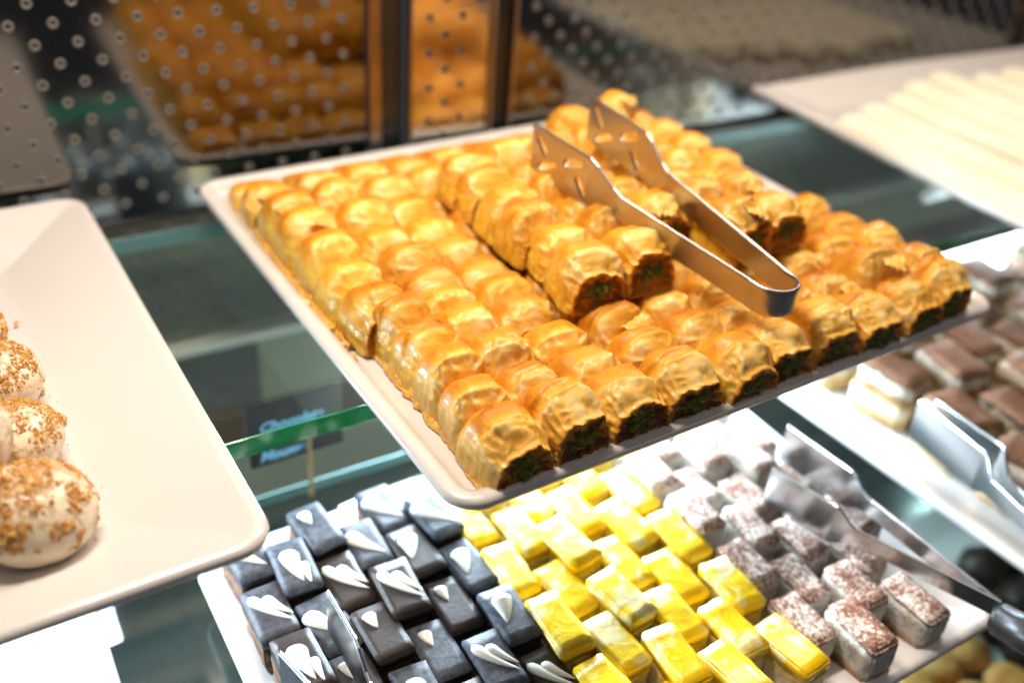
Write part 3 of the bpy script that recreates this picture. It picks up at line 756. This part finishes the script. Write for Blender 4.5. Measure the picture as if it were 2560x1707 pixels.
for k, (x, y, r_, lab) in enumerate([(-.1208, .1460, .0022, 'single large brown crumb lying on the white plate beside the balls'), (-.1242, .1730, .0016, 'small crumb touching the foot of the third ball'),
                                     (-.1255, .0630, .0011, 'little crumb on the plate in front of the nearest ball'), (-.1286, .0613, .0010, 'second little crumb in the shadow of the nearest ball'), (-.1238, .2372, .0012, 'tiny crumb beside the fully coated ball')]):
    o = obj('biscuit_crumb', crumb_me(60 + k, r_), None, (x, y, -.0118 + r_ * .5)); tag(o, lab, 'crumb', 'biscuit crumbs on the left plate')
V, F = [], []
for k in range(26):
    x, y, r_ = random.uniform(-.130, -.105), random.uniform(.055, .22), random.uniform(.00025, .0005); b0 = len(V)
    V += [(x + r_, y, -.0124), (x, y + r_, -.0126), (x - r_, y, -.0124), (x, y - r_, -.0126), (x, y, -.0134), (x, y, -.0118)]
    F += [(b0, b0 + 1, b0 + 5), (b0 + 1, b0 + 2, b0 + 5), (b0 + 2, b0 + 3, b0 + 5), (b0 + 3, b0, b0 + 5)]
o = obj('crumbs', mesh('crumbs', V, F, M['crumb'])); tag(o, 'fine scattered crumb specks on the left plate', 'crumbs', kind='stuff')

# ------------------------------------------------------------------ finger pastries on the right plate
def finger_me(seed, L_):
    V, F = [], []; n1, n2 = 40, 20
    for j in range(n1 + 1):
        t = j / n1; e_ = min(t, 1 - t) * L_; k = math.sqrt(max(0, 1 - max(0, 1 - e_ / .016) ** 2))
        for i in range(n2):
            a = 2 * math.pi * i / n2; x = .0168 * k * math.cos(a); z = .0105 * k * math.sin(a)
            d = 1 + .07 * nz3((x, t * L_, z), .02, seed)
            V.append((x * d + .003 * nz3((0, t, 0), .4, seed + 2), -t * L_, .0100 + z * d))
    for j in range(n1):
        for i in range(n2): F.append((j * n2 + i, j * n2 + (i + 1) % n2, (j + 1) * n2 + (i + 1) % n2, (j + 1) * n2 + i))
    return mesh('finger_pastry', V, F, M['finger'])
for k, (x, y) in enumerate([(.503, .2500), (.545, .2610), (.588, .2700), (.632, .2860), (.676, .2960), (.720, .2780), (.762, .2780)]):
    o = obj('finger_pastry', finger_me(k * 3 + 1, .205), None, (x, y, -.0115), (0, 0, R(-3 + random.uniform(-1.5, 1.5))))
    tag(o, 'long pale cream finger pastry, ' + ORD[k] + ' from the left rim of its plate', 'pastry', 'cream finger pastries on the right plate')

# ------------------------------------------------------------------ small cakes on the lower plate
def rbox_me(name, sx, sy, z0, z1, mats, bev, seed, amp, cuts=5, topidx=None):
    bm = bmesh.new(); bmesh.ops.create_cube(bm, size=1)
    for v in bm.verts: v.co = Vector((v.co.x * sx, v.co.y * sy, (z0 + z1) / 2 + v.co.z * (z1 - z0)))
    bmesh.ops.bevel(bm, geom=bm.edges[:], offset=bev, segments=3, affect='EDGES')
    bmesh.ops.subdivide_edges(bm, edges=[e_ for e_ in bm.edges if e_.calc_length() > .006], cuts=cuts, use_grid_fill=True)
    for v in bm.verts:
        q = v.co.copy()
        v.co += Vector((nz3(q, .008, seed), nz3(q, .008, seed + 5), nz3(q, .012, seed + 9) * .6)) * amp
    return bm_mesh(name, bm, mats)
def swirl_me(seed):
    rnd = random.Random(seed); V, F = [], []
    k = seed // 3 % 5
    drops = [[(-.002, .012, .0048, -.025, .30)], [(-.003, .010, .0050, -.021, .25), (.003, .001, .0026, -.014, .1)], [(-.001, .010, .0036, -.010, .1)], [(-.004, .013, .0030, -.026, .35), (.001, .008, .0030, -.018, .2)], [(.002, .012, .0055, -.017, -.15)]][k]
    for (x0, y0, r_, ln, bend) in drops:
        n1, n2 = 16, 14; b0 = len(V)
        for j in range(n1 + 1):
            t = j / n1; rr_ = r_ * (math.sqrt(max(0, 1 - (1 - t / .22) ** 2)) if t < .22 else (1 - (t - .22) / .78) ** .75) + .0001
            cx = x0 + bend * .018 * t * t; cy_ = y0 + ln * t
            for i in range(n2):
                a = 2 * math.pi * i / n2; V.append((cx + rr_ * math.cos(a), cy_ + rr_ * .25 * 0, max(0, rr_ * .55 * math.sin(a)) - .0002))
        for j in range(n1):
            for i in range(n2): F.append((b0 + j * n2 + i, b0 + j * n2 + (i + 1) % n2, b0 + (j + 1) * n2 + (i + 1) % n2, b0 + (j + 1) * n2 + i))
    return mesh('icing_swirl', V, F, M['icing'])
CHT = .0285
SIZE = {'brownie': (.0190, .0345, .0194, .0385), 'lemon_cake': (.0184, .0350, .0187, .0428), 'cream_cake': (.0182, .0330, .0205, .0405)}
def proto(kind, seed):
    r = empty(kind); CW, CD = SIZE[kind][:2]
    if kind == 'brownie':
        obj('sponge', rbox_me('sponge', CW * .97, CD * .98, 0, .0235, M['brownie'], .0012, seed, .0014), r)
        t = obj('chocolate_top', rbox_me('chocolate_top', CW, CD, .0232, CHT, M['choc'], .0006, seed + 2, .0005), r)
        obj('icing_swirl', swirl_me(seed), t, (random.uniform(-.003, .003), random.uniform(-.002, .003), CHT + .0002), (0, 0, R(random.uniform(-25, 25))))
    elif kind == 'lemon_cake':
        obj('cake_layers', rbox_me('cake_layers', CW * .98, CD * .99, 0, .0225, M['lemonside'], .0010, seed, .0009), r)
        obj('lemon_topping', rbox_me('lemon_topping', CW, CD, .0205, CHT - .0005, M['lemon'], .0010, seed + 2, .0009), r)
    else:
        obj('cake_layers', rbox_me('cake_layers', CW * .98, CD * .98, 0, .0240, M['tiraside'], .0012, seed, .0012), r)
        obj('cocoa_topping', rbox_me('cocoa_topping', CW * .96, CD * .96, .0232, CHT - .0008, M['speckle'], .0014, seed + 2, .0006), r)
    return r
PRO = {k: [proto(k, 50 * q + i * 3) for i in range(5)] for q, k in enumerate(['brownie', 'lemon_cake', 'cream_cake'])}
used = set()
DESC = {'brownie': ('dark brownie with white icing swirl', 'brownie', 'brownies on the lower plate'),
        'lemon_cake': ('yellow lemon-topped cake', 'cake', 'lemon cakes on the lower plate'),
        'cream_cake': ('cocoa-speckled cream cake', 'cake', 'cocoa speckled cakes on the lower plate')}
def place(kind, x, y, lab):
    k = random.randrange(5); pr = PRO[kind][k]
    if (kind, k) not in used: used.add((kind, k)); o = pr
    else: o = copy_tree(pr)
    o.location = (x + random.uniform(-.0008, .0008), y + random.uniform(-.0012, .0012), LF + .0004 - .001); o.rotation_euler = (R(random.uniform(-2, 2)), R(random.uniform(-2, 2)), R(random.uniform(-5, 5)))
    s_ = random.uniform(.96, 1.04); o.scale = (s_, s_, s_ * random.uniform(.86, 1.10))
    tag(o, DESC[kind][0] + ', ' + lab, DESC[kind][1], DESC[kind][2])
def fill(kind, x0, ncol, par, y0, y1, skip=lambda x, y: False):
    PX, PY = SIZE[kind][2:]
    for c in range(ncol):
        x = x0 + c * PX; y = y1 - (PY / 2 if (c + par) % 2 else 0); rown = 0
        while y > y0:
            if not skip(x, y):
                place(kind, x, y, '%s column from the left, %s from the back' % (ORD[c], ORD[rown]))
            rown += 1; y -= PY
fill('brownie', -.0560, 6, 0, -.080, .113, lambda x, y: (x < -.02 and y < -.055) or (x < -.045 and y < -.01))
fill('lemon_cake', .0590, 6, 1, -.085, .106)
fill('cream_cake', .1720, 5, 0, -.078, .108, lambda x, y: (x > .245 and y < -.05))
def unused():
    for k, L_ in PRO.items():
        for i, o in enumerate(L_):
            if (k, i) not in used:
                for c in kids(o):
                    for g in kids(c): bpy.data.objects.remove(g)
                    bpy.data.objects.remove(c)
                bpy.data.objects.remove(o)
unused()
# large tiramisu pieces on the right lower plate
def big_proto(seed):
    r = empty('tiramisu_piece')
    obj('cake_layers', rbox_me('cake_layers', .0300, .0415, 0, .042, M['bigtira'], .0030, seed, .0040), r)
    obj('cocoa_topping', rbox_me('cocoa_topping', .0295, .0410, .0400, .0450, M['cocoa'], .0020, seed + 3, .0028), r)
    return r
BP = [big_proto(400 + k * 5) for k in range(4)]; first = set()
for c in range(7):
    for q in range(5):
        x = .3770 + c * .0415 + random.uniform(-.003, .003); y = .164 - q * .0520 - (.016 if c % 2 else 0)
        if y < -.075 or c > 3 and y > .12: continue
        k = (c * 3 + q) % 4
        o = BP[k] if k not in first else copy_tree(BP[k]); first.add(k)
        o.location = (x, y, LF); o.rotation_euler = (0, 0, R(random.uniform(-14, 14))); o.scale = (1, 1, random.uniform(.82, 1.1))
        tag(o, 'tall tiramisu piece with cocoa top, %s column from the left, %s from the back' % (ORD[c], ORD[q]), 'tiramisu', 'tiramisu pieces on the right lower plate')

# ------------------------------------------------------------------ lower tongs
def tongs_low(label, tips, joint, hz, parentloc, blade_h, arm_h, handle):
    r = empty('serving_tongs', parentloc); tag(r, label, 'tongs', 'steel tongs lying on the lower plates')
    for (tx, ty, tz, nx_, ny_) in tips:
        tip = (tx, ty, tz); n0 = (nx_, ny_, tz + .002); j = joint
        dx, dy = j[0] - n0[0], j[1] - n0[1]
        n1 = (n0[0] + dx * .14, n0[1] + dy * .14, n0[2] + .006)
        pts = blade_arm(tip, n0, n1, (j[0], j[1], j[2]), blade_h, arm_h, 'arm', r)
        V, F = strip(dense(pts, .004), .0016)
        obj('tong_arm', mesh('tong_arm', [(x - parentloc[0], y - parentloc[1], z - parentloc[2]) for x, y, z in V], F, M['steel_low'], smooth=False), r)
    if handle:
        a = Vector(joint); d = Vector(handle)
        bm = bmesh.new(); bmesh.ops.create_cone(bm, cap_ends=True, segments=20, radius1=.0085, radius2=.0105, depth=(d - a).length)
        bmesh.ops.bevel(bm, geom=[e_ for e_ in bm.edges if len(e_.link_faces) == 2 and e_.calc_face_angle(0) > 1], offset=.002, segments=3, affect='EDGES')
        o = obj('handle_grip', bm_mesh('handle_grip', bm, M['handle']), r); o.location = (a + d) / 2 - Vector(parentloc); o.rotation_euler = (d - a).to_track_quat('Z', 'Y').to_euler()
    return r
tongs_low('steel tongs with dark handle lying across the cocoa speckled cakes', [(.2120, .0150, -.1000, .2180, -.0260), (.2480, .0380, -.1000, .2480, -.0100)], (.2520, -.1060, -.0960), 0, (.24, -.05, -.1), .026, .011, (.2560, -.150, -.0900))
tongs_low('steel tongs stuck into the tiramisu plate at the right', [(.3330, .0120, -.0960, .3230, -.0400), (.3430, .0080, -.0960, .3370, -.0420)], (.2900, -.1250, -.0800), 0, (.31, -.05, -.09), .028, .012, None)
tongs_low('steel tongs standing among the brownies at the bottom of the picture', [(-.0400, .0440, -.0940, -.0410, .0120), (-.0700, .0240, -.0960, -.0640, -.0080)], (-.0480, -.1000, -.0700), 0, (-.045, -.02, -.09), .028, .012, None)

# ------------------------------------------------------------------ sign behind the brownies
sg = empty('price_sign', (.0030, .190, -.1465), (0, 0, R(-1))); tag(sg, 'small black sign with blue handwriting reading Chocolate Mousse on a gold stick', 'sign')
box('sign_card', -.029, .029, -.0008, .0008, .0330, .0780, M['card'], sg)
def text(s, size, x, z, parent):
    cu = bpy.data.curves.new('lettering', 'FONT'); cu.body = s; cu.size = size; cu.extrude = .0002; cu.shear = .3; cu.align_x = 'CENTER'
    cu.offset = .00035
    to = bpy.data.objects.new('lettering', cu); C.objects.link(to)
    dg = bpy.context.evaluated_depsgraph_get(); me = bpy.data.meshes.new_from_object(to.evaluated_get(dg)); bpy.data.objects.remove(to)
    me.materials.clear(); me.materials.append(M['ink'])
    return obj('lettering', me, parent, (x, -.0012, z), (R(90), 0, 0))
text('Chocolate', .0092, -.003, .0580, sg); text('Mousse', .0092, -.009, .0370, sg)
box('gold_stick', .0048, .0078, -.0034, -.0016, 0, .045, M['gold'], sg)

# ------------------------------------------------------------------ bottom deck sweets at the lower right
plate(.40, .22, .022, .006, (.270, -.155, -.265), (0, 0, R(-2)), M['plate_low'], 'white plate on the case floor holding golden cookies and dark truffles', foot=-.034)
CK = []
for k in range(16):
    rnd = random.Random(k + 90)
    bm = bmesh.new(); bmesh.ops.create_icosphere(bm, subdivisions=4, radius=.0165)
    for v in bm.verts: v.co = Vector((v.co.x, v.co.y, v.co.z * .72)) * (1 + .10 * nz3(v.co, .012, k))
    x, y = .296 + (k % 4) * .0300 + rnd.uniform(-.004, .004), -.025 - (k // 4) * .0300 + rnd.uniform(-.003, .003)
    o = obj('golden_cookie', bm_mesh('golden_cookie', bm, M['cookie']), None, (x, y, -.2590))
    tag(o, 'round golden cookie in the %s row from the back, %s along it' % (ORD[k // 4], ORD[k % 4]), 'cookie', 'golden cookies on the case floor')
for k in range(12):
    rnd = random.Random(k + 190)
    bm = bmesh.new(); bmesh.ops.create_icosphere(bm, subdivisions=4, radius=.0165)
    for v in bm.verts: v.co *= 1 + .07 * nz3(v.co, .010, k)
    x, y = .424 + (k % 4) * .0340 + rnd.uniform(-.004, .004), -.012 - (k // 4) * .0330 + rnd.uniform(-.003, .003)
    o = obj('chocolate_truffle', bm_mesh('chocolate_truffle', bm, M['truffle']), None, (x, y, -.2560))
    tag(o, 'round dark chocolate truffle in the %s row from the back, %s along it' % (ORD[k // 4], ORD[k % 4]), 'truffle', 'truffles on the case floor')
